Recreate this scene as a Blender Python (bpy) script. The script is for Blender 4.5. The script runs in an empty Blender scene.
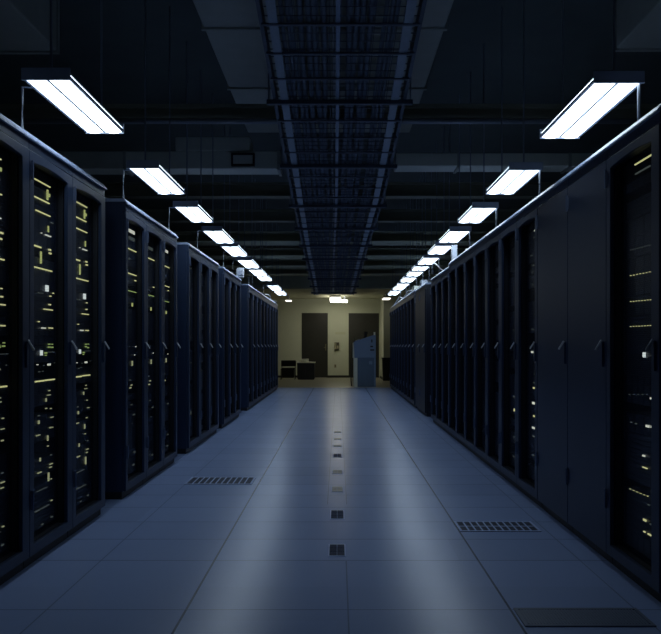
import bpy, math, random
from mathutils import Vector
C = bpy.context.scene.collection
PI = math.pi

# ------------------------------------------------------------------ camera, world, exposure
cam_d = bpy.data.cameras.new('camera')
cam_d.sensor_fit = 'HORIZONTAL'; cam_d.sensor_width = 36.0
cam_d.lens = 36.0 * 784.0 / 661.0
cam_d.shift_x = -7.5 / 661.0
cam_d.shift_y = 29.0 / 661.0
cam_d.clip_start = 0.05; cam_d.clip_end = 100
cam = bpy.data.objects.new('camera', cam_d); C.objects.link(cam)
cam.location = (0, 0, 1.05); cam.rotation_euler = (PI/2, 0, 0)
bpy.context.scene.camera = cam
W = bpy.data.worlds.new('world'); bpy.context.scene.world = W; W.use_nodes = True
W.node_tree.nodes['Background'].inputs[0].default_value = (0.10, 0.16, 0.32, 1)
W.node_tree.nodes['Background'].inputs[1].default_value = 0.03
vs = bpy.context.scene.view_settings
vs.view_transform = 'Standard'; vs.look = 'None'; vs.gamma = 1.0; vs.exposure = 0.0; vs.use_curve_mapping = False
bpy.context.scene.cycles.sample_clamp_indirect = 2.0
LAMP = 5.4            # radiance of the fluorescent diffusers
LAMP_COL = (0.70, 0.85, 1.0)

# ------------------------------------------------------------------ materials
def mat(name, col, rough=0.5, metal=0.0, noise=0.0, nscale=20.0, spec=0.5, bump=0.0, rvar=0.0):
    m = bpy.data.materials.new(name); m.use_nodes = True
    nt = m.node_tree; b = nt.nodes['Principled BSDF']
    b.inputs['Base Color'].default_value = (*col, 1); b.inputs['Roughness'].default_value = rough
    b.inputs['Metallic'].default_value = metal; b.inputs['Specular IOR Level'].default_value = spec
    if noise or bump or rvar:
        tc = nt.nodes.new('ShaderNodeTexCoord'); n = nt.nodes.new('ShaderNodeTexNoise')
        n.inputs['Scale'].default_value = nscale; n.inputs['Detail'].default_value = 4
        nt.links.new(tc.outputs['Object'], n.inputs['Vector'])
        if noise:
            mx = nt.nodes.new('ShaderNodeMix'); mx.data_type = 'RGBA'
            mx.inputs['A'].default_value = (*[c*(1-noise) for c in col], 1)
            mx.inputs['B'].default_value = (*[min(1, c*(1+noise)) for c in col], 1)
            nt.links.new(n.outputs['Fac'], mx.inputs['Factor']); nt.links.new(mx.outputs['Result'], b.inputs['Base Color'])
        if rvar:
            mr = nt.nodes.new('ShaderNodeMapRange')
            mr.inputs['To Min'].default_value = rough - rvar; mr.inputs['To Max'].default_value = rough + rvar
            nt.links.new(n.outputs['Fac'], mr.inputs['Value']); nt.links.new(mr.outputs['Result'], b.inputs['Roughness'])
        if bump:
            bp = nt.nodes.new('ShaderNodeBump'); bp.inputs['Strength'].default_value = bump; bp.inputs['Distance'].default_value = 0.002
            nt.links.new(n.outputs['Fac'], bp.inputs['Height']); nt.links.new(bp.outputs['Normal'], b.inputs['Normal'])
    return m
def emit(name, col, s, sample=True):
    m = bpy.data.materials.new(name); m.use_nodes = True
    b = m.node_tree.nodes['Principled BSDF']
    b.inputs['Base Color'].default_value = (*[0.1*c for c in col], 1); b.inputs['Roughness'].default_value = 0.5
    b.inputs['Emission Color'].default_value = (*col, 1); b.inputs['Emission Strength'].default_value = s
    if not sample: m.cycles.emission_sampling = 'NONE'
    return m

M = {}
M['rack'] = mat('navy_rack_paint', (0.023, 0.041, 0.090), 0.45, 0, 0.12, 60, 0.3, 0.05, 0.05)
M['rackdark'] = mat('near_black_rack_paint', (0.010, 0.015, 0.030), 0.5, 0, 0.12, 60)
M['rail'] = mat('lamplit_rail_tone', (0.32, 0.40, 0.58), 0.35, 0, 0.1, 40)  # paler than the racks, standing in for lamplight caught on the top edge
M['plinth'] = mat('black_plinth', (0.008, 0.010, 0.016), 0.6, 0, 0.1, 40)
M['inside'] = mat('black_interior', (0.010, 0.013, 0.022), 0.6, 0, 0.1, 30)
M['server'] = mat('dark_server_face', (0.028, 0.040, 0.075), 0.45, 0.0, 0.25, 90)
M['chrome'] = mat('chrome', (0.55, 0.58, 0.62), 0.22, 1.0, 0.05, 30)
M['hinge'] = mat('hinge_steel', (0.14, 0.18, 0.28), 0.35, 0.6, 0.1, 30)
M['black'] = mat('black_plastic', (0.010, 0.011, 0.014), 0.45, 0, 0.1, 30)
M['y'] = emit('yellow_light', (0.95, 0.92, 0.42), 0.8, False)
M['b'] = emit('yellow_bar_light', (0.95, 0.93, 0.40), 0.85, False)
M['v'] = emit('yellow_green_light', (0.80, 0.86, 0.30), 0.6, False)
M['g'] = emit('green_light', (0.60, 0.80, 0.25), 0.5, False)
M['w'] = emit('pale_light', (0.95, 0.97, 0.78), 0.85, False)
M['s'] = emit('white_screen_light', (0.92, 1.0, 0.92), 1.0, False)
M['e'] = emit('faint_yellow_light', (0.85, 0.88, 0.48), 0.42, False)
M['d'] = emit('dim_light', (0.42, 0.50, 0.45), 0.14, False)
M['lamp'] = emit('fluorescent_diffuser', LAMP_COL, LAMP)
M['warm'] = emit('warm_diffuser', (1.0, 0.95, 0.80), 9.0)
M['warmdim'] = emit('dim_warm_diffuser', (1.0, 0.96, 0.85), 2.0)
M['housing'] = mat('lamp_housing_enamel', (0.55, 0.60, 0.70), 0.4, 0, 0.05, 30)
M['spine'] = mat('lamp_spine_enamel', (0.75, 0.77, 0.8), 0.4, 0, 0.05, 30)
M['rod'] = mat('galvanised_rod', (0.30, 0.34, 0.40), 0.4, 0.4, 0.1, 50)
M['duct'] = mat('galvanised_duct', (0.40, 0.42, 0.38), 0.5, 0.0, 0.15, 6)
M['ductpale'] = mat('lit_duct_tone', (0.70, 0.72, 0.64), 0.6, 0.0, 0.08, 6)  # duct colour raised to put lamplight onto the cross duct faces
M['beam'] = mat('painted_beam', (0.24, 0.24, 0.18), 0.55, 0, 0.15, 8)
M['ceil'] = mat('dark_ceiling', (0.09, 0.11, 0.11), 0.8, 0, 0.2, 3)
M['sidewall'] = mat('dark_side_wall', (0.40, 0.42, 0.38), 0.8, 0, 0.12, 3)
M['backwall'] = mat('olive_cream_wall', (0.50, 0.52, 0.39), 0.6, 0, 0.05, 4, 0.3)
M['soffit'] = mat('soffit_and_lit_beam_tan', (0.58, 0.58, 0.42), 0.7, 0, 0.1, 4)
M['base'] = mat('dark_baseboard', (0.02, 0.018, 0.014), 0.5, 0, 0.1, 20)
M['doorl'] = mat('dark_brown_door', (0.020, 0.020, 0.014), 0.5, 0, 0.25, 12)
M['tray'] = mat('tray_steel', (0.20, 0.25, 0.35), 0.38, 0.3, 0.15, 20)
M['trayrail'] = mat('tray_pale_rail', (0.30, 0.36, 0.44), 0.45, 0.1, 0.15, 20)
M['traydark'] = mat('tray_dark_steel', (0.06, 0.08, 0.12), 0.45, 0.2, 0.15, 20)
M['cable'] = mat('blue_grey_cable', (0.12, 0.155, 0.21), 0.5, 0, 0.3, 25)
M['cablelight'] = mat('pale_cable', (0.30, 0.32, 0.34), 0.5, 0, 0.3, 25)
M['tanfloor'] = mat('tan_vinyl', (0.23, 0.22, 0.16), 0.35, 0, 0.08, 5)
M['strip'] = mat('aluminium_strip', (0.55, 0.57, 0.55), 0.35, 0.4, 0.05, 20)
M['ventmetal'] = mat('floor_vent_metal', (0.46, 0.60, 0.92), 0.5, 0.0, 0.1, 30)
M['ventdark'] = mat('floor_vent_dark', (0.035, 0.05, 0.10), 0.6, 0, 0.1, 30, 0.15)
M['ventmid'] = mat('perforated_tile', (0.11, 0.155, 0.25), 0.5, 0, 0.2, 120)
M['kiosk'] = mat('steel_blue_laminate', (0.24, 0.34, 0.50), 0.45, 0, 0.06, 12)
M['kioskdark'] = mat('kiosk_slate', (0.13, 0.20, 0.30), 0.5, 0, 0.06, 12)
M['pale'] = mat('pale_panel', (0.88, 0.89, 0.74), 0.5, 0, 0.05, 12)
M['paper'] = mat('paper', (0.65, 0.66, 0.58), 0.7, 0, 0.04, 30)
M['desk'] = mat('black_cabinet', (0.014, 0.013, 0.010), 0.45, 0, 0.1, 20)
M['fabric'] = mat('black_fabric', (0.012, 0.012, 0.012), 0.85, 0, 0.2, 120)
M['beige'] = mat('beige_plastic', (0.30, 0.28, 0.17), 0.5, 0, 0.05, 20)
M['brown'] = mat('brown_plastic', (0.055, 0.048, 0.03), 0.5, 0, 0.05, 20)
M['brass'] = mat('brass_plate', (0.16, 0.15, 0.08), 0.4, 0.4, 0.05, 20)
M['sign'] = mat('faded_sign', (0.46, 0.47, 0.32), 0.6, 0, 0.04, 30)
M['letters'] = mat('faded_print', (0.30, 0.30, 0.20), 0.6, 0, 0.04, 30)
M['whitebox'] = mat('white_enamel', (0.62, 0.66, 0.72), 0.45, 0, 0.05, 30)

# smoked pane with a fine perforated pattern
def smoked():
    m = bpy.data.materials.new('smoked_mesh_pane'); m.use_nodes = True
    nt = m.node_tree; N = nt.nodes; L = nt.links; N.clear()
    out = N.new('ShaderNodeOutputMaterial'); mix = N.new('ShaderNodeMixShader'); tr = N.new('ShaderNodeBsdfTransparent')
    p = N.new('ShaderNodeBsdfPrincipled')
    p.inputs['Base Color'].default_value = (0.014, 0.022, 0.045, 1); p.inputs['Roughness'].default_value = 0.35
    tr.inputs['Color'].default_value = (0.92, 0.94, 0.97, 1)
    tc = N.new('ShaderNodeTexCoord'); v = N.new('ShaderNodeTexVoronoi'); v.inputs['Scale'].default_value = 110; v.inputs['Randomness'].default_value = 0.0
    L.new(tc.outputs['Object'], v.inputs['Vector'])
    r = N.new('ShaderNodeMapRange'); r.inputs['From Min'].default_value = 0.45; r.inputs['From Max'].default_value = 0.62
    r.inputs['To Min'].default_value = 0.06; r.inputs['To Max'].default_value = 0.30
    L.new(v.outputs['Distance'], r.inputs['Value']); L.new(r.outputs['Result'], mix.inputs[0])
    L.new(tr.outputs[0], mix.inputs[1]); L.new(p.outputs[0], mix.inputs[2]); L.new(mix.outputs[0], out.inputs[0])
    return m
M['pane'] = smoked()

# floor: bluish grey raised-access tiles; seams from explicit column positions and a row pitch
def floor_material():
    m = bpy.data.materials.new('raised_floor_tiles'); m.use_nodes = True
    nt = m.node_tree; N = nt.nodes; L = nt.links; b = N['Principled BSDF']
    tc = N.new('ShaderNodeTexCoord'); sp = N.new('ShaderNodeSeparateXYZ'); L.new(tc.outputs['Object'], sp.inputs[0])
    def math_(op, a, b_=None, c=None):
        n = N.new('ShaderNodeMath'); n.operation = op
        for i, v in enumerate((a, b_, c)):
            if v is None: continue
            if isinstance(v, (int, float)): n.inputs[i].default_value = v
            else: L.new(v, n.inputs[i])
        return n.outputs[0]
    X, Y = sp.outputs[0], sp.outputs[1]
    def linex(x0, hw, y0=None, y1=None):
        d = math_('ABSOLUTE', math_('SUBTRACT', X, x0)); k = math_('LESS_THAN', d, hw)
        if y0 is not None: k = math_('MULTIPLY', k, math_('GREATER_THAN', Y, y0))
        if y1 is not None: k = math_('MULTIPLY', k, math_('LESS_THAN', Y, y1))
        return k
    main = math_('MAXIMUM', linex(-0.605, .0048), linex(0.687, .0048))
    faint = math_('MAXIMUM', math_('MAXIMUM', linex(-1.160, .003), linex(1.185, .003)),
                  math_('MAXIMUM', linex(0.040, .003, None, 3.83), math_('MAXIMUM', linex(-0.070, .0025, 5.2), linex(0.057, .0025, 5.2))))
    ry = math_('DIVIDE', math_('SUBTRACT', Y, 3.84), 0.421)
    fr = math_('ABSOLUTE', math_('SUBTRACT', math_('FRACT', math_('ADD', ry, 0.5)), 0.5))
    row = math_('LESS_THAN', fr, 0.0045 / 0.421)
    row = math_('MULTIPLY', row, math_('GREATER_THAN', Y, 3.6))
    r2 = math_('LESS_THAN', math_('ABSOLUTE', math_('SUBTRACT', Y, 3.122)), .0035)
    row = math_('MAXIMUM', row, r2)
    lines = math_('MAXIMUM', main, math_('MAXIMUM', math_('MULTIPLY', faint, 0.5), math_('MULTIPLY', row, 0.62)))
    # slight tone per tile + long soft streaks
    cb = N.new('ShaderNodeCombineXYZ')
    L.new(math_('FLOOR', math_('DIVIDE', math_('ADD', X, 0.605), 0.6)), cb.inputs[0]); L.new(math_('FLOOR', ry), cb.inputs[1])
    wn = N.new('ShaderNodeTexWhiteNoise'); wn.noise_dimensions = '2D'; L.new(cb.outputs[0], wn.inputs['Vector'])
    nz = N.new('ShaderNodeTexNoise'); nz.inputs['Scale'].default_value = 3.0; nz.inputs['Detail'].default_value = 6
    L.new(tc.outputs['Object'], nz.inputs['Vector'])
    tone = math_('ADD', math_('MULTIPLY', wn.outputs['Value'], 0.07), math_('MULTIPLY', nz.outputs['Fac'], 0.04))
    fac = math_('SUBTRACT', math_('ADD', 0.92, tone), math_('MULTIPLY', lines, 0.72))
    mx = N.new('ShaderNodeMix'); mx.data_type = 'RGBA'
    mx.inputs['A'].default_value = (0, 0, 0, 1); mx.inputs['B'].default_value = (0.37, 0.50, 0.84, 1)
    L.new(fac, mx.inputs['Factor']); L.new(mx.outputs['Result'], b.inputs['Base Color'])
    b.inputs['Specular IOR Level'].default_value = 0.3
    L.new(math_('ADD', 0.235, math_('MULTIPLY', nz.outputs['Fac'], 0.05)), b.inputs['Roughness'])
    bp = N.new('ShaderNodeBump'); bp.inputs['Strength'].default_value = 0.1; bp.inputs['Distance'].default_value = 0.002
    L.new(math_('SUBTRACT', 1.0, lines), bp.inputs['Height']); L.new(bp.outputs['Normal'], b.inputs['Normal'])
    return m
M['floor'] = floor_material()

# ------------------------------------------------------------------ mesh helpers
class MB:
    def __init__(s): s.v = []; s.f = []
    def box(s, x0, x1, y0, y1, z0, z1):
        n = len(s.v)
        s.v += [(x0,y0,z0),(x1,y0,z0),(x1,y1,z0),(x0,y1,z0),(x0,y0,z1),(x1,y0,z1),(x1,y1,z1),(x0,y1,z1)]
        s.f += [tuple(n+i for i in q) for q in ((0,3,2,1),(4,5,6,7),(0,1,5,4),(1,2,6,5),(2,3,7,6),(3,0,4,7))]
        return s
    def prism(s, poly, a0, a1, axis='y'):
        """poly: CCW points; axis 'y' -> (x,z) poly extruded along y; 'x' -> (y,z) along x; 'z' -> (x,y) along z"""
        n = len(s.v); k = len(poly)
        def P(p, a): return (p[0], a, p[1]) if axis == 'y' else ((a, p[0], p[1]) if axis == 'x' else (p[0], p[1], a))
        s.v += [P(p, a0) for p in poly] + [P(p, a1) for p in poly]
        s.f.append(tuple(range(n, n+k))); s.f.append(tuple(range(n+2*k-1, n+k-1, -1)))
        for i in range(k):
            j = (i+1) % k; s.f.append((n+i, n+k+i, n+k+j, n+j))
        return s
    def tube(s, pts, r, seg=8, cap=True):
        pts = [Vector(p) for p in pts]; n0 = len(s.v); k = len(pts)
        for i, p in enumerate(pts):
            t = (pts[min(i+1, k-1)] - pts[max(i-1, 0)]).normalized()
            up = Vector((0,0,1)) if abs(t.z) < .95 else Vector((1,0,0))
            a = t.cross(up).normalized(); b = a.cross(t).normalized()
            for j in range(seg):
                w = 2*PI*j/seg; q = p + r*(math.cos(w)*a + math.sin(w)*b); s.v.append(tuple(q))
        for i in range(k-1):
            for j in range(seg):
                j2 = (j+1) % seg
                s.f.append((n0+i*seg+j, n0+i*seg+j2, n0+(i+1)*seg+j2, n0+(i+1)*seg+j))
        if cap:
            s.f.append(tuple(n0+j for j in range(seg-1, -1, -1))); s.f.append(tuple(n0+(k-1)*seg+j for j in range(seg)))
        return s
    def mesh(s, name, m):
        me = bpy.data.meshes.new(name); me.from_pydata(s.v, [], s.f); me.materials.append(M[m]); me.validate()
        import bmesh
        b = bmesh.new(); b.from_mesh(me); bmesh.ops.recalc_face_normals(b, faces=b.faces); b.to_mesh(me); b.free()
        return me
def add(name, me, parent=None, loc=(0,0,0), rot=(0,0,0), bev=0.0):
    o = bpy.data.objects.new(name, me); C.objects.link(o); o.location = loc; o.rotation_euler = rot
    if parent: o.parent = parent
    if bev:
        b = o.modifiers.new('bevel', 'BEVEL'); b.width = bev; b.segments = 2; b.limit_method = 'ANGLE'; b.angle_limit = 0.6
    return o
def obj(name, mb, m, parent=None, loc=(0,0,0), rot=(0,0,0), bev=0.0, smooth=False):
    me = mb.mesh(name, m)
    if smooth: me.polygons.foreach_set('use_smooth', [True]*len(me.polygons))
    return add(name, me, parent, loc, rot, bev)
def thing(name, label, cat, loc=(0,0,0), rz=0, group=None):
    o = bpy.data.objects.new(name, None); C.objects.link(o); o.location = loc; o.rotation_euler = (0,0,rz); o.empty_display_size = .1
    return tag(o, label, cat, group)
def tag(o, label, cat, group=None):
    o['label'] = label; o['category'] = cat
    if group: o['group'] = group
    return o
def struct(name, mb, m, **k):
    o = obj(name, mb, m, **k); o['kind'] = 'structure'; return o
ORD = ['first','second','third','fourth','fifth','sixth','seventh','eighth','ninth','tenth','eleventh','twelfth','thirteenth']

# ------------------------------------------------------------------ the room
struct('floor', MB().box(-4.2, 4.2, -1.0, 19.75, -0.05, 0), 'floor')
struct('floor_corridor', MB().box(-4.2, 4.2, 19.82, 26.2, -0.05, 0), 'tanfloor')
struct('trim_1', MB().box(-4.2, 4.2, 19.75, 19.82, -0.05, 0.004), 'strip')
struct('ceiling', MB().box(-4.2, 4.2, -1.0, 26.2, 3.7, 3.8), 'ceil')
struct('wall_left', MB().box(-4.3, -4.2, -1.0, 26.2, 0, 3.7), 'sidewall')
struct('wall_right', MB().box(4.2, 4.3, -1.0, 26.2, 0, 3.7), 'sidewall')
struct('wall_back', MB().box(-4.2, -1.206, 26.05, 26.2, 0, 3.7).box(-.339, .352, 26.05, 26.2, 0, 3.7).box(1.36, 4.2, 26.05, 26.2, 0, 3.7)
       .box(-1.206, -.339, 26.05, 26.2, 2.146, 3.7).box(.352, 1.36, 26.05, 26.2, 2.14, 3.7), 'backwall')
struct('wall_projection', MB().box(1.40, 4.2, 24.1, 26.05, 0, 2.62), 'backwall')
struct('baseboard_back', MB().box(-4.2, -1.206, 26.03, 26.05, 0, .075).box(-.339, .352, 26.03, 26.05, 0, .075), 'base')
struct('baseboard_right', MB().box(1.385, 1.40, 24.1, 26.03, 0, .075).box(1.385, 4.2, 24.085, 24.1, 0, .075), 'base')
struct('soffit', MB().box(-4.2, 4.2, 21.6, 26.05, 2.62, 2.75).box(-4.2, 4.2, 21.5, 21.6, 2.62, 3.7), 'soffit')
# doors in the back wall
d = struct('door_1', MB().box(-1.20, -.345, 26.07, 26.11, .01, 2.14), 'doorl')
obj('door_frame', MB().box(-1.206,-1.17,26.045,26.12,0,2.146).box(-.375,-.339,26.045,26.12,0,2.146).box(-1.17,-.375,26.045,26.12,2.11,2.146), 'doorl', d)
obj('door_handle', MB().box(-.425,-.39,26.04,26.05,.90,1.12).tube([(-.407,26.05,1.0),(-.407,26.0,1.0),(-.47,25.995,1.0)], .009), 'brass', d)
d = struct('door_2', MB().box(.358, 1.354, 26.07, 26.11, .01, 2.134), 'doorl')
obj('door_frame', MB().box(.352,.388,26.045,26.12,0,2.14).box(1.324,1.36,26.045,26.12,0,2.14).box(.388,1.324,26.045,26.12,2.10,2.14), 'doorl', d)
obj('door_handle', MB().box(1.26,1.31,26.04,26.05,.93,1.13).tube([(1.285,26.05,1.03),(1.285,25.99,1.03),(1.19,25.985,1.03)], .011), 'black', d)

# ceiling beams (structure), crossing the aisle
nb = 2
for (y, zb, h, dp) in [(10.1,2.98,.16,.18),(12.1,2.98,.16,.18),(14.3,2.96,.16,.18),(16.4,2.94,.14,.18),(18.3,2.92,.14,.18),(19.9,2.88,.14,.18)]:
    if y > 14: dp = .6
    struct('trim_%d' % nb, MB().box(-4.2, 4.2, y, y+dp, zb, zb+.02).box(-4.2, 4.2, y+dp/2-.012, y+dp/2+.012, zb+.02, zb+h).box(-4.2, 4.2, y, y+dp, zb+h, zb+h+.02), 'beam' if y < 14 else 'soffit')  # far beams: warm light painted in as a tan colour
    nb += 1
# near pair of strut rails with pipe between
struct('trim_%d' % nb, MB().box(-4.2, 4.2, 6.70, 6.80, 3.0, 3.03).box(-4.2, 4.2, 6.74, 6.76, 3.03, 3.09).box(-4.2, 4.2, 6.70, 6.80, 3.09, 3.12), 'beam'); nb += 1
t = thing('ceiling_pipe', 'thin steel pipe running under the near ceiling rail across the aisle', 'pipe', (0, 6.72, 2.975))
obj('pipe', MB().tube([(-4.19,0,0),(4.19,0,0)], .022, 10), 'rod', t, smooth=True)

# ------------------------------------------------------------------ ducts
def duct(label, x0, x1, y0, y1, z0, z1, ribs=(), axis='y', m='duct'):
    t = thing('air_duct', label, 'duct', ((x0+x1)/2, (y0+y1)/2, z0), 0, 'sheet metal ducts under the ceiling')
    hx, hy = (x1-x0)/2, (y1-y0)/2
    obj('duct_body', MB().box(-hx, hx, -hy, hy, 0, z1-z0), m, t, bev=.012)
    for q in ribs:
        if axis == 'y': obj('flange', MB().box(-hx-.015, hx+.015, q-(y0+y1)/2-.015, q-(y0+y1)/2+.015, -.015, z1-z0), 'duct', t)
        else: obj('flange', MB().box(q-(x0+x1)/2-.015, q-(x0+x1)/2+.015, -hy-.015, hy+.015, -.015, z1-z0), 'duct', t)
    return t
duct('wide flat grey duct running lengthwise above the cable tray', -.96, .765, 3.0, 8.35, 3.32, 3.69, (4.3, 5.6, 6.9))
duct('grey duct end high above the lit racks on the left side', -3.9, -2.1, 3.6, 5.9, 3.25, 3.69, (5.86,))
duct('grey duct end high above the solid-door cabinets on the right side', 2.06, 3.9, 3.6, 5.85, 3.25, 3.69, (5.81,))
duct('pale cross duct left of the cable tray with a dark framed box on it', -4.1, -.62, 8.45, 8.75, 2.96, 3.15, (-2.3, -.64), 'x', 'ductpale')
duct('raised duct section standing on the pale cross duct', -1.75, -.95, 8.43, 8.8, 3.15, 3.30, m='ductpale')
duct('pale cross duct right of the cable tray', .62, 4.1, 8.45, 8.75, 2.99, 3.13, (1.3, 2.5), 'x', 'ductpale')
t = thing('sign_box', 'dark framed rectangular box fixed to the pale cross duct', 'sign box', (-1.02, 8.40, 2.98))
obj('box_frame', MB().box(-.125,.125,0,.05,0,.022).box(-.125,.125,0,.05,.118,.14).box(-.125,-.105,0,.05,.022,.118).box(.105,.125,0,.05,.022,.118), 'black', t)
obj('box_face', MB().box(-.105,.105,.008,.045,.022,.118), 'ductpale', t)

# ------------------------------------------------------------------ server racks
LED_A= [(0.317, 1.883, 0.216, 0.0082, 'b'), (0.388, 1.836, 0.028, 0.0587, 'v'), (0.413, 1.838, 0.028, 0.0182, 'v'), (0.313, 1.795, 0.199, 0.0082, 'b'), (0.328, 1.73, 0.194, 0.0082, 'b'), (0.4, 1.66, 0.017, 0.0362, 'v'), (0.396, 1.625, 0.098, 0.0078, 'w'), (0.305, 1.626, 0.013, 0.0051, 'w'), (0.251, 1.551, 0.098, 0.0111, 'b'), (0.298, 1.5, 0.027, 0.0679, 'v'), (0.42, 1.554, 0.036, 0.0131, 'y'), (0.425, 1.536, 0.036, 0.0131, 'y'), (0.326, 1.444, 0.248, 0.0092, 'b'), (0.381, 1.349, 0.056, 0.036, 's'), (0.291, 1.319, 0.098, 0.0051, 'd'), (0.43, 1.312, 0.022, 0.0079, 'y'), (0.42, 1.267, 0.029, 0.0105, 'y'), (0.399, 1.24, 0.152, 0.0089, 'y'), (0.27, 1.173, 0.02, 0.0076, 'y'), (0.333, 1.142, 0.066, 0.0103, 'w'), (0.434, 1.144, 0.067, 0.0095, 'y'), (0.41, 1.059, 0.028, 0.0105, 'g'), (0.41, 1.044, 0.031, 0.0115, 'g'), (0.453, 1.043, 0.032, 0.0116, 'g'), (0.453, 1.059, 0.022, 0.0079, 'g'), (0.305, 1.015, 0.04, 0.0283, 's'), (0.364, 1.014, 0.035, 0.0129, 'g'), (0.442, 1.018, 0.108, 0.0053, 'd'), (0.364, 1.002, 0.022, 0.0083, 'g'), (0.41, 0.953, 0.045, 0.0167, 'w'), (0.488, 0.96, 0.004, 0.0064, 'd'), (0.252, 0.956, 0.016, 0.006, 'w'), (0.335, 0.95, 0.016, 0.0062, 'd'), (0.274, 0.92, 0.021, 0.0081, 'd'), (0.323, 0.921, 0.016, 0.0061, 'd'), (0.28, 0.872, 0.111, 0.0111, 'b'), (0.418, 0.873, 0.141, 0.0105, 'b'), (0.413, 0.817, 0.028, 0.0105, 'y'), (0.407, 0.794, 0.071, 0.0084, 'y'), (0.369, 0.771, 0.022, 0.0243, 'v'), (0.369, 0.727, 0.028, 0.0104, 'y'), (0.435, 0.721, 0.026, 0.0095, 'y'), (0.453, 0.674, 0.055, 0.0079, 'y'), (0.27, 0.665, 0.032, 0.0245, 'v'), (0.27, 0.698, 0.026, 0.0101, 'd'), (0.43, 0.621, 0.032, 0.0116, 'y'), (0.261, 0.6, 0.073, 0.0091, 'y'), (0.391, 0.571, 0.025, 0.0388, 'v'), (0.393, 0.529, 0.025, 0.0094, 'y'), (0.437, 0.477, 0.023, 0.0084, 'd'), (0.288, 0.474, 0.021, 0.0264, 'v'), (0.439, 0.429, 0.062, 0.0095, 'y'), (0.431, 0.413, 0.047, 0.0084, 'y'), (0.279, 0.409, 0.078, 0.0101, 'y'), (0.403, 0.367, 0.034, 0.0616, 'v'), (0.445, 0.236, 0.026, 0.0095, 'y'), (0.25, 0.221, 0.073, 0.009, 'd'), (0.355, 0.221, 0.139, 0.0046, 'd'), (0.312, 0.318, 0.176, 0.0036, 'd'), (0.45, 0.148, 0.026, 0.0095, 'd'), (0.316, 0.139, 0.024, 0.0092, 'd')]
LED_B= [(0.381, 1.887, 0.19, 0.0366, 'w'), (0.381, 1.835, 0.19, 0.0366, 'd'), (0.397, 1.754, 0.258, 0.0103, 'b'), (0.306, 1.68, 0.054, 0.0145, 'd'), (0.387, 1.576, 0.277, 0.0088, 'b'), (0.517, 1.571, 0.029, 0.0522, 'v'), (0.286, 1.517, 0.054, 0.0144, 'd'), (0.485, 1.537, 0.043, 0.0112, 'y'), (0.391, 1.45, 0.286, 0.0095, 'g'), (0.396, 1.353, 0.056, 0.0292, 'v'), (0.306, 1.224, 0.027, 0.0072, 'd'), (0.325, 1.047, 0.004, 0.0073, 'd'), (0.497, 1.045, 0.004, 0.012, 'w'), (0.464, 0.984, 0.004, 0.0119, 'w'), (0.396, 0.923, 0.056, 0.0501, 'v'), (0.526, 0.827, 0.07, 0.018, 'y'), (0.333, 0.803, 0.041, 0.0109, 'd'), (0.372, 0.764, 0.061, 0.0161, 'y'), (0.345, 0.746, 0.072, 0.0189, 'y'), (0.372, 0.62, 0.042, 0.011, 'd'), (0.444, 0.542, 0.057, 0.0148, 'd'), (0.396, 0.482, 0.004, 0.011, 'd'), (0.464, 0.262, 0.052, 0.0134, 'd'), (0.432, 0.172, 0.057, 0.0148, 'd')]
LED_R= [(0.312, 1.874, 0.216, 0.0088, 'b'), (0.294, 1.83, 0.211, 0.0089, 'd'), (0.413, 1.845, 0.027, 0.0107, 'g'), (0.413, 1.808, 0.027, 0.0107, 'g'), (0.408, 1.776, 0.027, 0.0107, 'g'), (0.31, 1.011, 0.036, 0.0248, 's'), (0.404, 1.013, 0.004, 0.0064, 'd'), (0.393, 0.824, 0.032, 0.0129, 'w'), (0.157, 0.699, 0.018, 0.0069, 'd'), (0.215, 0.698, 0.018, 0.0068, 'd'), (0.349, 0.7, 0.039, 0.0153, 'w'), (0.404, 0.702, 0.037, 0.015, 'w'), (0.306, 0.565, 0.028, 0.011, 'w'), (0.319, 0.514, 0.06, 0.0066, 'y'), (0.394, 0.423, 0.016, 0.0065, 'd'), (0.359, 0.359, 0.02, 0.0078, 'd'), (0.317, 0.283, 0.034, 0.0132, 'y'), (0.38, 0.28, 0.016, 0.0065, 'd'), (0.314, 0.231, 0.023, 0.0088, 'y'), (0.371, 0.232, 0.045, 0.0087, 'y')]
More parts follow.
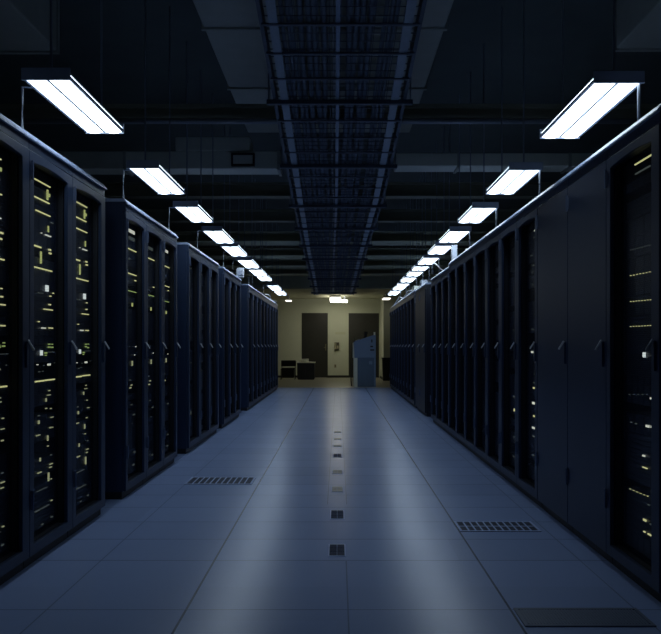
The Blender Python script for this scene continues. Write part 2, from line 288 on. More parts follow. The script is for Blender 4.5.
LED_RR= [(0.151, 1.493, 0.012, 0.0046, 'd'), (0.18, 1.492, 0.012, 0.0046, 'd'), (0.208, 1.491, 0.012, 0.0045, 'd'), (0.235, 1.491, 0.012, 0.0045, 'd'), (0.262, 1.49, 0.012, 0.0045, 'd'), (0.289, 1.489, 0.011, 0.0044, 'd'), (0.315, 1.489, 0.011, 0.0044, 'd'), (0.341, 1.488, 0.011, 0.0044, 'd'), (0.367, 1.487, 0.011, 0.0043, 'd'), (0.392, 1.487, 0.011, 0.0043, 'd'), (0.417, 1.486, 0.011, 0.0043, 'd'), (0.441, 1.486, 0.01, 0.0042, 'd'), (0.151, 1.375, 0.012, 0.0046, 'y'), (0.19, 1.374, 0.012, 0.0046, 'y'), (0.229, 1.374, 0.012, 0.0045, 'y'), (0.266, 1.373, 0.012, 0.0045, 'y'), (0.302, 1.372, 0.011, 0.0044, 'y'), (0.338, 1.371, 0.011, 0.0044, 'y'), (0.373, 1.371, 0.011, 0.0043, 'y'), (0.408, 1.37, 0.011, 0.0043, 'y'), (0.441, 1.369, 0.01, 0.0042, 'y'), (0.151, 1.255, 0.012, 0.0046, 'y'), (0.186, 1.254, 0.012, 0.0046, 'y'), (0.22, 1.254, 0.012, 0.0045, 'y'), (0.253, 1.253, 0.012, 0.0045, 'y'), (0.286, 1.252, 0.011, 0.0044, 'y'), (0.318, 1.251, 0.011, 0.0044, 'y'), (0.35, 1.251, 0.011, 0.0044, 'y'), (0.381, 1.25, 0.011, 0.0043, 'y'), (0.411, 1.249, 0.011, 0.0043, 'y'), (0.441, 1.249, 0.01, 0.0042, 'y'), (0.151, 1.14, 0.012, 0.0046, 'y'), (0.186, 1.14, 0.012, 0.0046, 'y'), (0.22, 1.14, 0.012, 0.0045, 'y'), (0.253, 1.139, 0.012, 0.0045, 'y'), (0.286, 1.139, 0.011, 0.0044, 'y'), (0.318, 1.139, 0.011, 0.0044, 'y'), (0.35, 1.139, 0.011, 0.0044, 'y'), (0.381, 1.139, 0.011, 0.0043, 'y'), (0.411, 1.139, 0.011, 0.0043, 'y'), (0.441, 1.138, 0.01, 0.0042, 'y'), (0.135, 0.826, 0.012, 0.0046, 'd'), (0.188, 0.829, 0.012, 0.0046, 'd'), (0.24, 0.832, 0.012, 0.0045, 'd'), (0.291, 0.835, 0.011, 0.0044, 'd'), (0.34, 0.839, 0.011, 0.0044, 'd'), (0.146, 0.389, 0.012, 0.0046, 'y'), (0.188, 0.39, 0.012, 0.0046, 'y'), (0.23, 0.391, 0.012, 0.0045, 'y'), (0.27, 0.392, 0.012, 0.0045, 'y'), (0.31, 0.393, 0.011, 0.0044, 'y'), (0.349, 0.395, 0.011, 0.0044, 'y')]
LED_S= [(0.215, 1.008, 0.089, 0.0222, 'w'), (0.193, 1.167, 0.042, 0.0105, 'd'), (0.259, 1.163, 0.036, 0.0089, 'd'), (0.28, 1.264, 0.035, 0.0089, 'd'), (0.28, 0.859, 0.055, 0.0137, 'd'), (0.259, 0.798, 0.055, 0.0138, 'd'), (0.258, 0.761, 0.072, 0.0179, 'y'), (0.245, 0.654, 0.083, 0.0207, 'w'), (0.245, 0.656, 0.088, 0.0221, 'w'), (0.263, 0.567, 0.069, 0.0172, 'y'), (0.237, 0.484, 0.078, 0.0194, 'w'), (0.237, 0.426, 0.064, 0.0159, 'd'), (0.228, 0.294, 0.056, 0.0138, 'd'), (0.293, 1.842, 0.071, 0.0178, 'w'), (0.259, 1.798, 0.041, 0.0103, 'd'), (0.293, 1.709, 0.041, 0.0103, 'd'), (0.179, 1.682, 0.042, 0.0105, 'd'), (0.323, 1.648, 0.04, 0.0102, 'd'), (0.237, 1.607, 0.042, 0.0104, 'd'), (0.206, 1.564, 0.036, 0.009, 'd'), (0.302, 1.512, 0.041, 0.0102, 'd'), (0.215, 1.476, 0.039, 0.0097, 'd')]
LED_T= [(0.23, 0.662, 0.088, 0.0199, 'd'), (0.246, 0.566, 0.068, 0.0153, 'y'), (0.204, 1.172, 0.045, 0.01, 'd'), (0.246, 0.556, 0.081, 0.0183, 'y'), (0.23, 0.353, 0.068, 0.0153, 'd'), (0.268, 0.315, 0.054, 0.0122, 'd'), (0.204, 0.201, 0.048, 0.0108, 'd')]

def door_mesh(w, z0, z1, zo, ze, za, a, b, t):
    """door slab with an opening whose head is a shallow arch"""
    n = 10; inner = [(a, zo), (b, zo)]; outer = [(0, z0), (w, z0)]
    for i in range(n+1):
        u = i/n; x = b + (a-b)*u
        inner.append((x, ze + (za-ze)*(1-(2*u-1)**2))); outer.append((w*(1-u), z1))
    k = len(inner); m = MB()
    for y in (0, t):
        m.v += [(p[0], y, p[1]) for p in outer] + [(p[0], y, p[1]) for p in inner]
    for i in range(k):
        j = (i+1) % k
        m.f.append((i, j, k+j, k+i)); m.f.append((2*k+j, 2*k+i, 3*k+i, 3*k+j))
        m.f.append((j, i, 2*k+i, 2*k+j)); m.f.append((k+i, k+j, 3*k+j, 3*k+i))
    return m
_cache = {}
def cached(key, fn):
    if key not in _cache: _cache[key] = fn()
    return _cache[key]
DT = .020           # door thickness
def server_mesh(w, U, style):
    h = U*.0445-.002; m = MB().box(-w/2, w/2, 0, .62, 0, h)
    m.box(-w/2, -w/2+.018, -.006, 0, .004, h-.004).box(w/2-.018, w/2, -.006, 0, .004, h-.004)
    x0, x1 = -w/2+.03, w/2-.03
    if style == 0:
        for i in range(6):
            xa = x0+(x1-x0)*i/6; m.box(xa+.003, xa+(x1-x0)/6-.003, -.004, 0, .005, h-.005)
    elif style == 1:
        rows = max(1, int(h/.02))
        for i in range(rows): m.box(x0, x1, -.004, 0, h*i/rows+.003, h*(i+1)/rows-.004)
    else:
        for i in range(4):
            for j in range(2):
                xa = x0+(x1-x0)*i/4; m.box(xa+.003, xa+(x1-x0)/4-.003, -.004, 0, .004+j*h/2, (j+1)*h/2-.003)
    return m.mesh('server', 'server')
def rack(label, group, x, y, rz, w, H=2.06, leds=(), rows=(), seed=1, n_servers=True, solid=False, paint='rack', jitter=0.0, keep=1.0):
    t = thing('server_rack' if not solid else 'equipment_cabinet', label, 'server rack' if not solid else 'cabinet', (x, y, 0), rz, group)
    wi = w-.004; key = (round(w,3), H, n_servers, paint)
    def frame():
        m = MB()
        m.box(.002, .022, DT+.003, 1.0, .05, H-.022).box(wi-.02, wi, DT+.003, 1.0, .05, H-.022)
        m.box(.022, wi-.02, .96, 1.0, .05, H-.022)
        m.box(.022, wi-.02, DT+.003, .96, H-.055, H-.022).box(.022, wi-.02, DT+.003, .96, .05, .075)
        m.box(.002, wi, .004, DT+.003, H-.080, H-.022)
        return m.mesh('cabinet_frame', paint)
    add('cabinet_frame', cached(('f',)+key, frame), t)
    add('top_rail', cached(('r',)+key, lambda: MB().prism([(-.010, H-.038), (.003, H-.038), (.003, H-.022), (1.0, H-.022), (1.0, H), (.014, H), (-.010, H-.030)], 0.0, w, 'x').mesh('top_rail', 'rail')), t)
    add('plinth', cached(('p',)+key, lambda: MB().box(.004, wi, .03, .98, 0, .05).mesh('plinth', 'plinth')), t)
    a, b = (.052, w-(.085 if w > .59 else .065)) if n_servers else (.036, w-.050)
    if solid:
        dm = cached(('sd',)+key, lambda: MB().box(.003, wi, 0, DT, .055, H-.085).mesh('door', paint))
    else:
        dm = cached(('d',)+key, lambda: door_mesh(wi, .055, H-.085, .105, H-.137, H-.124, a, b, DT).mesh('door', paint))
    door = add('door', dm, t, bev=.0025)
    # swing handle near the door's free edge, about a metre up
    def hnd():
        m = MB(); hx = w-.045
        m.box(hx-.014, hx+.014, -.010, 0, .95, 1.07)
        return m.mesh('handle', 'rack')
    h = add('handle', cached(('h',)+key, hnd), door)
    def lev():
        hx = w-.045
        return MB().tube([(hx, -.008, 1.078), (hx, -.034, 1.036), (hx, -.035, 1.030)], .0055, 6).mesh('lever', 'whitebox')  # pale colour stands in for a glint on the metal
    o = add('lever', cached(('l',)+key, lev), h); o['label'] = 'slanted metal lever with a painted pale glint'
    for z in (.32, H-.18):
        add('hinge', cached(('hg', z)+key, lambda: MB().tube([(.012, -.008, z-.045), (.012, -.008, z+.045)], .007, 6).box(.002, .024, -.004, 0, z-.03, z+.03).mesh('hinge', 'hinge')), door)
    if solid: return t
    add('window_pane', cached(('w',)+key, lambda: MB().box(a+.001, b-.001, .050, .053, .106, H-.119).mesh('window_pane', 'pane')), door)
    add('rear_panel', cached(('bk',)+key, lambda: MB().box(.024, wi-.022, .72, .74, .08, H-.06).mesh('rear_panel', 'inside')), t)
    add('shaded_jamb_liner', cached(('if',)+key, lambda: MB().box(.024, a, DT+.005, .064, .08, H-.085).box(b, wi-.022, DT+.005, .064, .08, H-.085).box(a, b, DT+.005, .064, H-.118, H-.085).box(a, b, DT+.005, .064, .08, .105).mesh('shaded_jamb_liner', 'inside')), t)  # added black liner, puts the shade of the door recess into colour
    rnd = random.Random(seed); servers = []
    sw = min(.482, w-.07); cx = (a+b)/2 if w < .62 else (a+b)/2
    cx = max(.026+sw/2, min(cx, wi-.024-sw/2))
    if n_servers:
        z = .12
        while z < H-.24:
            U = rnd.choice([1, 1, 2, 2, 2, 3, 4]); st = rnd.randrange(3)
            if U == 1: st = 0 if st == 2 else st
            o = add('server', cached(('s', round(sw,3), U, st), lambda: server_mesh(sw, U, st)), t, (cx, .070, z))
            servers.append((z, z+U*.0445, o)); z += U*.0445
            if rnd.random() < .3: z += .0445*rnd.choice([1, 2])
    def host(z):
        return min(servers, key=lambda s: 0 if s[0] <= z <= s[1] else min(abs(z-s[0]), abs(z-s[1])))[2]
    for (lx, lz, lw, lh, k) in leds:
        if rnd.random() > keep: continue
        lx += rnd.uniform(-1, 1)*jitter; lz += rnd.uniform(-1, 1)*jitter*.6
        if not (a+.012 < lx < b-.004) or lz > H-.14: continue
        lh *= .62 if k in 'bydgw' else .9; lw *= {'v': .5, 's': .6, 'y': .8, 'w': .8, 'd': .8, 'g': .8}.get(k, 1)
        k2 = k
        if lz < .95 and k in 'yvgw' and x < 0: k2 = 'e'; lh *= .8; lw *= .8
        lw = min(lw, 2*(b-lx), 2*(lx-a))
        hs = host(lz); ox, oy, oz = hs.location
        me = cached(('led', round(lw,3), round(lh,3), k2), lambda: MB().box(-lw/2, lw/2, 0, .006, -lh/2, lh/2).mesh('status_light', k2))
        add('status_light', me, hs, (lx-ox, -.012, lz-oz))
    for row in rows:
        hs = host(row[0][1]); ox, oy, oz = hs.location; m = MB()
        for (lx, lz, lw, lh, k) in row: m.box(lx-ox-lw*.28, lx-ox+lw*.28, -.012, -.006, lz-oz-lh*.3, lz-oz+lh*.3)
        obj('indicator_row', m, row[0][4], hs)
    return t

XL, XR = -1.45, 1.29
EXTRA = [(.45, 1.70, .05, .008, 'd'), (.47, 1.33, .012, .01, 'y'), (.46, .62, .012, .01, 'g'), (.44, .35, .012, .01, 'y')]
g = 'racks of the near bank along the left side'
rack('near left rack with rows of glowing yellow lights, cut by the photo edge', g, XL, 3.09, PI/2, .6, leds=LED_A, seed=11, jitter=.012)
rack('near left rack with yellow light bars, middle of its bank of three', g, XL, 3.69, PI/2, .6, leds=LED_A+EXTRA, seed=12)
rack('near left rack with yellow light bars, last before the first gap', g, XL, 4.29, PI/2, .6, leds=LED_A, seed=13, jitter=.006, keep=.95)
g = 'racks of the second bank along the left side'
for i in range(3):
    rack(['rack just past the first left gap, with a tall dark side panel showing', 'middle rack of the second left bank, sparse yellow-green lights', 'last rack of the second left bank, sparse yellow-green lights'][i],
         g, XL, 5.362+.573*i, PI/2, .573, leds=LED_B, seed=20+i, jitter=.0 if i == 0 else .014, keep=1 if i == 0 else .85)
g = 'racks of the third bank along the left side'
for i in range(3):
    rack(['first rack of the third left bank, faint dots behind its window', 'middle rack of the third left bank, faint dots behind its window', 'last rack of the third left bank, its window plain blue'][i],
         g, XL, 7.63+.637*i, PI/2, .637, leds=[l[:4]+('d',) for l in LED_A[::2]] if i < 2 else (), seed=30+i, jitter=.02, keep=.6)
g = 'racks of the fourth bank along the left side'
for i in range(3):
    rack(ORD[i]+' rack from the camera in the fourth left bank, dark narrow window', g, XL, 9.97+.583*i, PI/2, .583, n_servers=False, seed=40+i)
g = 'racks of the far bank along the left side'
for i in range(9):
    rack(ORD[i]+' rack from the camera in the long far left bank, dark window', g, XL, 12.72+.692*i, PI/2, .692, n_servers=False, seed=50+i)

g = 'cabinets of the long near bank along the right side'
rr = {}
for r_ in LED_RR: rr.setdefault((r_[4], round(r_[1]*8)), []).append(r_)
rack('near right rack with arched perforated window and white-yellow status lights', g, XR, 3.77, -PI/2, .625, H=2.03, leds=LED_R, rows=list(rr.values()), seed=61)
rack('solid navy cabinet door without window, beside the near right lit rack', g, XR, 4.406, -PI/2, .636, H=2.03, solid=True)
rack('solid navy cabinet door without window, beside the rack with white dots', g, XR, 5.07, -PI/2, .664, H=2.03, solid=True)
for i in range(7):
    lab = ['right rack with a column of white dots, next to the solid cabinets', 'right rack with a few faint dots, second from the solid cabinets'] + [ORD[k]+' windowed rack past the solid cabinets on the right, dark inside' for k in range(2, 7)]
    rack(lab[i], g, XR, 5.655+.58*i, -PI/2, .58, H=2.03, leds=(LED_S, LED_T)[i] if i < 2 else (), n_servers=i < 3, seed=62+i)
g = 'lower racks of the middle bank along the right side'
for i in range(3):
    rack(ORD[i]+' rack of the short right bank past the white top box', g, XR, 9.715+.58*i, -PI/2, .578, H=1.99, n_servers=False, seed=70+i)
g = 'dark cabinets between the right banks'
for i in range(2):
    rack(['dark solid cabinet beyond the gap in the right row', 'second dark solid cabinet beyond the gap in the right row'][i], g, XR, 12.35+.72*i, -PI/2, .715, H=1.99, solid=True, paint='rackdark')
g = 'racks of the far bank along the right side'
for i in range(9):
    rack(ORD[i]+' rack from the camera in the long far right bank, dark window', g, XR, 13.95+.69*i, -PI/2, .688, H=2.01, n_servers=False, seed=80+i)

# ------------------------------------------------------------------ fluorescent fixtures over the racks
def fixture(label, group, xc, y0, y1, w, post=None, post_z=2.02, z=2.25, ceil=3.7, lamp='lamp', out=1):
    L = y1-y0
    t = thing('fluorescent_fixture', label, 'ceiling light', (xc, (y0+y1)/2, z), 0, group)
    h = L/2
    obj('housing', MB().prism([(-w/2, .004), (-w/2+.012, .004), (-w/2+.03, .034), (w/2-.03, .034), (w/2-.012, .004), (w/2, .004), (w/2-.02, .05), (-w/2+.02, .05)], -h, h), 'housing', t)
    for s in (-1, 1):
        obj('end_cap', MB().box(-w/2, w/2, s*h-.012 if s < 0 else s*h, s*h if s < 0 else s*h+.012, -.003, .052), 'housing', t, bev=.003)
    bw = (w-.036)/2
    for s in (-1, 1):
        c = s*(bw/2+.008); pr = []
        for i in range(7):
            a = PI + PI*i/6; pr.append((c+bw/2*math.cos(a), .012+.016*math.sin(a)))
        obj('diffuser', MB().prism(pr+[(c+bw/2, .03), (c-bw/2, .03)], -h+.002, h-.002), lamp, t)
    obj('spine', MB().prism([(-.006, .004), (.006, .004), (.008, .034), (-.008, .034)], -h+.002, h-.002), 'spine', t)
    for yy in (-h+.06, h-.06):
        obj('hanger_rod', MB().tube([(0, yy, .05), (0, yy, ceil-z)], .006, 6), 'rod', t)
    if post:
        pi = .03 if out > 0 else .19
        px = out*(w/2-.012) if out > 0 else -1.50-xc
        obj('support_post', MB().tube([(out*(w/2-.02), post*(h-pi), .03), (px, post*(h-pi), .03), (px, post*(h-pi), post_z-z)], .008, 8), 'rod', t)
    return t
left_l = [(3.83,4.785),(5.73,6.70),(7.33,8.22),(8.86,9.89),(10.26,11.32),(11.9,13.05),(13.4,14.5),(14.7,15.6),(16.9,18.3),(18.7,20.0)]
right_l = [(3.875,4.9),(5.79,6.7),(7.385,8.27),(8.89,9.84),(10.19,11.08),(11.58,12.49),(12.85,13.48),(13.77,14.56),(14.94,15.93),(16.4,17.0),(17.2,18.2),(18.7,20.0)]
K = 1.2/1.3; left_l = [(a*K, b*K) for a, b in left_l]; right_l = [(a*K, b*K) for a, b in right_l]
lb = [(3.09,4.89),(5.362,7.08),(7.63,9.54),(9.97,11.72),(12.72,18.94)]
rb = [(3.15,9.13,2.03),(9.14,10.87,1.99),(11.64,13.07,1.99),(13.27,19.47,2.01)]
for i, (y0, y1) in enumerate(left_l):
    on = [s for s, yy in ((-1, y0+.19), (1, y1-.19)) if any(p < yy < q for p, q in lb)]
    fixture(('large near twin-tube light above the left racks' if i == 0 else ORD[i]+' glowing light fixture from the camera above the left racks'), 'fluorescent fixtures above the left racks',
            -1.315, y0, y1, .22, on[0] if on else None, 2.06, out=-1)
for i, (y0, y1) in enumerate(right_l):
    on = [(s, [r for r in rb if r[0] < yy < r[1]]) for s, yy in ((-1, y0+.03), (1, y1-.03))]; on = [(s, r[-1][2]) for s, r in on if r]
    fixture(('large near twin-tube light above the right racks' if i == 0 else ORD[i]+' glowing light fixture from the camera above the right racks'), 'fluorescent fixtures above the right racks',
            1.280, y0, y1, .232, on[0][0] if on else None, on[0][1] if on else 2.0, out=1)
# lights of the back corridor
def pendant(label, x0, x1, y0, y1, z0, z1, m):
    t = thing('ceiling_light', label, 'ceiling light', ((x0+x1)/2, (y0+y1)/2, z0), 0, 'lights in front of the back wall')
    hx, hy = (x1-x0)/2, (y1-y0)/2
    obj('diffuser', MB().box(-hx, hx, -hy, hy, 0, (z1-z0)-.02), m, t, bev=.015)
    obj('ceiling_plate', MB().box(-hx, hx, -hy, hy, (z1-z0)-.02, z1-z0).box(-.02, .02, -.1, .1, z1-z0, 2.62-z0), 'housing', t)
pendant('deep box light glowing in front of the back wall at the aisle centre', -.245, .085, 24.2, 25.2, 2.45, 2.575, 'warm')
pendant('shallow box light joining the deep one at the aisle centre', .11, .30, 24.4, 25.2, 2.445, 2.50, 'warm')
pendant('small light near the back wall above the left rack end', -1.64, -1.46, 24.3, 24.8, 2.45, 2.495, 'warmdim')
pendant('small light near the back wall above the right rack end', 1.33, 1.55, 23.0, 23.7, 2.44, 2.485, 'warmdim')

# ------------------------------------------------------------------ overhead cable tray
ST = [(3.3, 2.14, .02), (4.5, 2.0, .018), (6.5, 1.76, .01), (8.5, 1.58, 0.0), (12.4, 1.48, -.045), (16.0, 1.38, -.07), (19.5, 1.27, -.105)]
def tray_at(y):
    for (a, b) in zip(ST, ST[1:]):
        if y <= b[0] or b is ST[-1]:
            u = (y-a[0])/(b[0]-a[0]); return (a[2]+(b[2]-a[2])*u, 1.05+a[1]+(b[1]-a[1])*u)
def tpath(dx, dz, y0=3.3, y1=19.5, n=40):
    r = []
    for i in range(n+1):
        y = y0+(y1-y0)*i/n; c, z = tray_at(y); r.append((c+dx, y, z+dz))
    return r
HW = .485
def ribbon(m, x0, x1, z0, z1):
    """rectangular section swept along the tray"""
    n0 = len(m.v); P = tpath(0, 0); k = len(P)
    for (c, y, z) in P: m.v += [(c+x0, y, z+z0), (c+x1, y, z+z0), (c+x1, y, z+z1), (c+x0, y, z+z1)]
    for i in range(k-1):
        for j in range(4):
            j2 = (j+1) % 4; m.f.append((n0+4*i+j, n0+4*i+j2, n0+4*i+4+j2, n0+4*i+4+j))
    m.f.append((n0, n0+1, n0+2, n0+3)); m.f.append(tuple(n0+4*(k-1)+q for q in (3, 2, 1, 0)))
    return m
t = thing('cable_tray', 'long dark mesh cable tray hanging above the aisle centre', 'cable tray', (0, 0, 0))
for s in (-1, 1):
    obj('side_rail', ribbon(MB(), s*HW-.012, s*HW+.012, 0, .10), 'traydark', t)
    x = s*(HW-.075)
    obj('inner_rail', ribbon(MB(), x-.028, x+.028, -.006, .03), 'trayrail', t)
obj('centre_rail', ribbon(MB(), -.03, -.005, -.004, .03), 'tray', t)
m = MB()
for i in range(13):
    x = -HW + 2*HW*(i+1)/14
    ribbon(m, x-.0025, x+.0025, .006, .011)
y = 3.4
while y < 19.4:
    c, z = tray_at(y); m.box(c-HW, c+HW, y-.0025, y+.0025, z+.001, z+.006); y += .1
obj('wire_mesh', m, 'traydark', t)
y = 3.7; i = 0
while y < 19.4:
    c, z = tray_at(y); big = i % 4 == 2
    ww = HW+.06 if big else HW
    obj('crossbar', MB().box(-ww, ww, -.02 if big else -.012, .02 if big else .012, -.032 if big else -.012, 0), 'traydark', t, (c, y, z))
    if big:
        for s in (-1, 1):
            obj('hanger_rod', MB().tube([(c+s*(HW+.045), y, z-.03), (c+s*(HW+.045), y, 3.69 if not (y < 8.4 and abs(s*(HW+.045)) < .9) else 3.312)], .006, 6), 'rod', t)
    y += .36; i += 1
rnd = random.Random(4)
names = ['outer cables on the left edge of the ceiling tray', 'broad cable bundle left of the tray centre rail', 'pale thin cable along the tray centre rail', 'broad cable bundle right of the tray centre rail', 'outer cables on the right edge of the ceiling tray']
for lab, x0, n, r, mt in zip(names, (-.325, -.18, -.05, .12, .30), (3, 4, 1, 4, 3), (.014, .02, .009, .02, .014), ('cable', 'cable', 'cablelight', 'cable', 'cable')):
    m = MB()
    for q in range(n):
        dx = x0 + (q-(n-1)/2)*r*2.3; ph = rnd.uniform(0, 6)
        m.tube([(p[0]+.008*math.sin(p[1]*1.7+ph), p[1], p[2]) for p in tpath(dx, .011+r, 3.4, 19.3, 60)], r, 6)
    tag(obj('cable_bundle', m, mt, smooth=True), lab, 'cables', 'cables lying in the ceiling tray')

# ------------------------------------------------------------------ floor vents and floor sockets
def vent(label, x0, x1, y0, y1, nx, ny, body='ventmetal', slot='ventdark', lean=0.0):
    t = thing('floor_vent', label, 'floor vent', ((x0+x1)/2, (y0+y1)/2, 0), 0, 'air vents set in the raised floor')
    hx, hy = (x1-x0)/2, (y1-y0)/2
    obj('vent_tray', MB().box(-hx, hx, -hy, hy, 0.0, .002), slot, t)
    m = MB().box(-hx, hx, -hy, -hy+.016, .002, .005).box(-hx, hx, hy-.016, hy, .002, .005)
    m.box(-hx, -hx+.014, -hy+.016, hy-.016, .002, .005).box(hx-.014, hx, -hy+.016, hy-.016, .002, .005)
    obj('vent_frame', m, body, t)
    m = MB(); bw = .0045
    for i in range(1, nx):
        x = -hx+.014 + (2*hx-.028)*i/nx; m.box(x-bw, x+bw, -hy+.016, hy-.016, .002, .0045)
    for j in range(1, ny):
        y = -hy+.016 + (2*hy-.032)*j/ny; m.box(-hx+.014, hx-.014, y-.006, y+.006, .002, .0042)
    obj('grille_bars', m, body, t)
vent('slotted floor vent on the left side of the aisle', -1.165, -.655, 5.94, 6.26, 11, 1)
vent('slotted floor vent on the right side of the aisle, the farther one', .69, 1.15, 4.43, 4.68, 11, 2)
vent('plain dark perforated floor vent at the lower right corner', .70, 1.19, 2.93, 3.13, 40, 12, 'ventmid', 'ventmid')
for i, (y, dark, L) in enumerate([(4.03,1,.24),(4.88,1,.26),(5.74,0,.22),(6.53,0,.20),(7.50,1,.26),(8.23,0,.16),(8.85,0,.18),(9.57,0,.18)]):
    t = thing('floor_socket', ('dark' if dark else 'pale')+' small square cover in the floor centre strip, '+ORD[i]+' from the camera', 'floor socket', (-.005, y, 0), 0, 'covers along the floor centre strip')
    hx, hy = .044, L/2
    obj('socket_frame', MB().box(-hx, hx, -hy, hy, 0, .002), 'ventmetal', t)
    m = MB()
    for k in range(2):
        for j in range(3):
            xa = -hx+.005+(2*hx-.010)*k/2; ya = -hy+.012+(2*hy-.024)*j/3
            m.box(xa+.001, xa+hx-.006, ya+.003, ya+(2*hy-.024)/3-.003, .002, .0035)
    obj('socket_lid', m, 'ventdark' if dark else 'strip', t)

# ------------------------------------------------------------------ things on the rack tops
def topbox(label, x, y, z, w, dpt, h, m):
    t = thing('junction_box', label, 'box', (x, y, z), 0, 'boxes standing on the rack tops')
    obj('box_body', MB().box(-w/2, w/2, -dpt/2, dpt/2, 0, h), m, t, bev=.006)
    obj('box_lid', MB().box(-w/2-.004, w/2+.004, -dpt/2-.004, dpt/2+.004, h, h+.008), m, t)
topbox('white upright box at the end of the tall right racks', 1.34, 9.05, 2.03, .06, .10, .17, 'whitebox')
topbox('dark low box behind the white upright box on the right racks', 1.50, 8.95, 2.03, .07, .12, .12, 'housing')
topbox('white upright box at the end of the fourth left bank', -1.44, 11.55, 2.06, .10, .12, .13, 'whitebox')
topbox('small grey box beside the white box on the fourth left bank', -1.40, 11.25, 2.06, .07, .10, .06, 'housing')
topbox('pale low box on the first dark cabinet past the right gap', 1.36, 12.45, 1.99, .10, .30, .09, 'whitebox')
topbox('pale flat box at the near end of the far right bank', 1.36, 13.6, 2.01, .12, .40, .06, 'pale')
def loop_cable(label, pts, r, m='cablelight'):
    P = [Vector(p) for p in pts]; out = []
    for i in range(len(P)-1):
        p0, p1, p2, p3 = P[max(i-1,0)], P[i], P[i+1], P[min(i+2, len(P)-1)]
        for q in range(6):
            u = q/6; out.append(.5*((2*p1)+(-p0+p2)*u+(2*p0-5*p1+4*p2-p3)*u*u+(-p0+3*p1-3*p2+p3)*u**3))
    out.append(P[-1])
    tag(obj('cable', MB().tube(out, r, 6), m, smooth=True), label, 'cable', 'loose cables on the rack tops')
loop_cable('loose pale cable arching off the right dark cabinet tops', [(1.42, 11.65, 2.12), (1.36, 11.3, 2.18), (1.34, 10.9, 2.2), (1.38, 10.5, 2.08), (1.40, 10.2, 2.005)], .011)
loop_cable('loose pale cable draped along the far right rack tops', [(1.33, 13.9, 2.03), (1.34, 15.0, 2.09), (1.33, 16.0, 2.03), (1.34, 17.2, 2.11), (1.35, 18.8, 2.03)], .014)
loop_cable('loose pale cable draped along the far left rack tops', [(-1.47, 15.6, 2.075), (-1.46, 16.5, 2.12), (-1.48, 17.5, 2.075), (-1.46, 18.6, 2.10)], .012)
t = thing('antenna', 'thin pale antenna standing on the far left racks', 'antenna', (-1.47, 15.4, 2.06))
obj('antenna_base', MB().box(-.03,.03,-.03,.03,0,.025), 'whitebox', t); obj('mast', MB().tube([(0,0,.025),(0,0,.17)], .009, 6), 'whitebox', t)

# ------------------------------------------------------------------ the back corridor
t = thing('control_console', 'tall steel-blue console with a sloped top at the aisle end', 'console', (.0, 20.15, 0))
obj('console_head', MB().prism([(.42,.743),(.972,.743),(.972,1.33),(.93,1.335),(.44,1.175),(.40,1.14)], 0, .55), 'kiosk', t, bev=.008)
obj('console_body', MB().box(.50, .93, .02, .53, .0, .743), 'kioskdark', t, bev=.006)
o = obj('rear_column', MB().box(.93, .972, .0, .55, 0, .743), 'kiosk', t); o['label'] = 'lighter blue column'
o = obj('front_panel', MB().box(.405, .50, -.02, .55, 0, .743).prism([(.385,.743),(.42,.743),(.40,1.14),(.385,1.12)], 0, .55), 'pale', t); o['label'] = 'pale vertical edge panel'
for z, w in ((.93, .10), (1.02, .07)):
    obj('vent', MB().box(.83, .83+w, -.006, 0.0, z, z+.035), 'black', t)
obj('badge', MB().box(.80, .88, .014, .02, .58, .66), 'kiosk', t)
obj('slot', MB().box(.855, .885, -.004, 0, 1.14, 1.22), 'black', t)
obj('control_knob', MB().tube([(.72,.25,1.26),(.72,.25,1.36)], .035, 10).tube([(.72,.25,1.36),(.72,.25,1.42)], .05, 10), 'black', t)
obj('rear_post', MB().box(.935,.965,.1,.45,1.33,1.41), 'pale', t)
obj('corner_post', MB().tube([(.43,.05,1.16),(.43,.05,1.28)], .012, 8), 'black', t)
sl = math.atan2(.16, .49)
for lab, px, w, k in (('white paper sheets lying low on the console slope', .50, .14, 3), ('small white card lying higher on the console slope', .62, .07, 1)):
    z = 1.175+(px-.44)*.3265
    m = MB()
    for q in range(k): m.box(-w/2, w/2, -.14+.01*q, .14+.01*q, .004*q, .004*q+.003)
    tag(obj('paper', m, 'paper', None, (px, 20.40, z+.006), (0, -sl, 0)), lab, 'paper', 'papers on the console')
tag(obj('console_cable', MB().tube([(.368,20.30,.72),(.35,20.3,.45),(.335,20.3,.2),(.35,20.35,.012)], .012, 8), 'black', smooth=True), 'dark cable hanging down beside the console', 'cable')

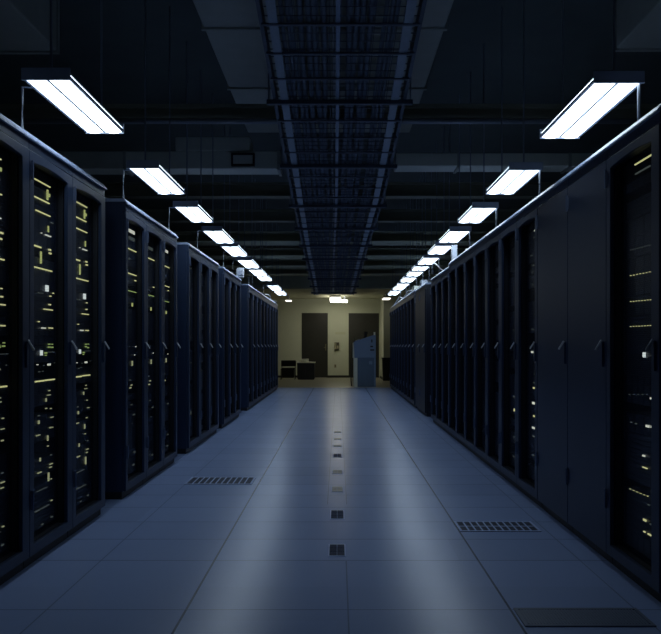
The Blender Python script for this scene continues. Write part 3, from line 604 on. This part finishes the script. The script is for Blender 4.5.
t = thing('low_cabinet', 'low black cabinet with a pale top in front of the left door', 'cabinet', (-1.0, 24.4, 0))
obj('cabinet_body', MB().box(-.27,.27,0,.5,.03,.52), 'desk', t, bev=.006)
o = obj('cabinet_top', MB().box(-.30,.29,-.02,.52,.52,.55), 'pale', t); o['label'] = 'pale top board'
for s in (-1, 1): obj('cabinet_door', MB().box(s*.135-.125, s*.135+.125, -.012, 0, .06, .50), 'desk', t, bev=.003)
obj('foot_rail', MB().box(-.25,.25,.02,.48,0,.03), 'base', t)
m = MB()
for q in range(8): m.box(-.11+.006*(q%3), .10+.005*(q%2), -.14, .14, .012*q, .012*q+.011)
tag(obj('paper_stack', m, 'paper', None, (-1.03, 24.62, .55)), 'stack of white papers on the low black cabinet', 'papers')

t = thing('low_chair', 'low black chair with a wide backrest beside the low cabinet', 'chair', (-1.56, 24.35, 0))
obj('seat', MB().box(-.20,.20,-.02,.40,.30,.37), 'fabric', t, bev=.02)
obj('backrest', MB().box(-.235,.235,.38,.45,.41,.60), 'fabric', t, bev=.02)
obj('skirt', MB().box(-.18,.18,.0,.38,.06,.30), 'fabric', t, bev=.01)
for sx in (-1, 1):
    for sy, zt in ((.0, .34), (.40, .56)):
        o = obj('leg', MB().tube([(sx*.215, sy, 0), (sx*.21, sy, zt)], .012, 8), 'chrome' if sx > 0 else 'black', t)

t = thing('trash_bin', 'dark trash bin against the wall by the right rack end', 'trash bin', (1.46, 23.78, 0))
obj('bin_body', MB().prism([(-.10,0),(.10,0),(.125,.66),(-.125,.66)], -.13, .13), 'desk', t, bev=.008)
obj('bin_rim', MB().box(-.135,.135,-.14,.14,.66,.70), 'black', t, bev=.006)

t = thing('wall_phone', 'small brown wall phone between the two back doors', 'phone', (-.04, 26.05, .98))
obj('phone_base', MB().box(-.08,.08,-.05,0,-.06,.19), 'brown', t, bev=.008)
obj('handset', MB().box(-.075,-.02,-.09,-.05,-.03,.17).box(-.08,-.015,-.10,-.05,.12,.17).box(-.08,-.015,-.10,-.05,-.04,.01), 'beige', t, bev=.006)
obj('keypad', MB().box(.0,.06,-.056,-.05,-.02,.08), 'beige', t)
t = thing('wall_sign', 'faded narrow sign on the wall above the phone', 'sign', (.08, 26.05, 1.43))
obj('sign_plate', MB().box(-.17,.17,-.012,0,0,.09), 'sign', t)
m = MB()
t = thing('wall_outlet', 'small wall outlet low between the two back doors', 'outlet', (-.09, 26.05, .33))
obj('outlet_plate', MB().box(-.035,.035,-.008,0,0,.11), 'beige', t, bev=.003); obj('socket', MB().box(-.016,.016,-.011,-.008,.02,.045).box(-.016,.016,-.011,-.008,.065,.09), 'brown', t)
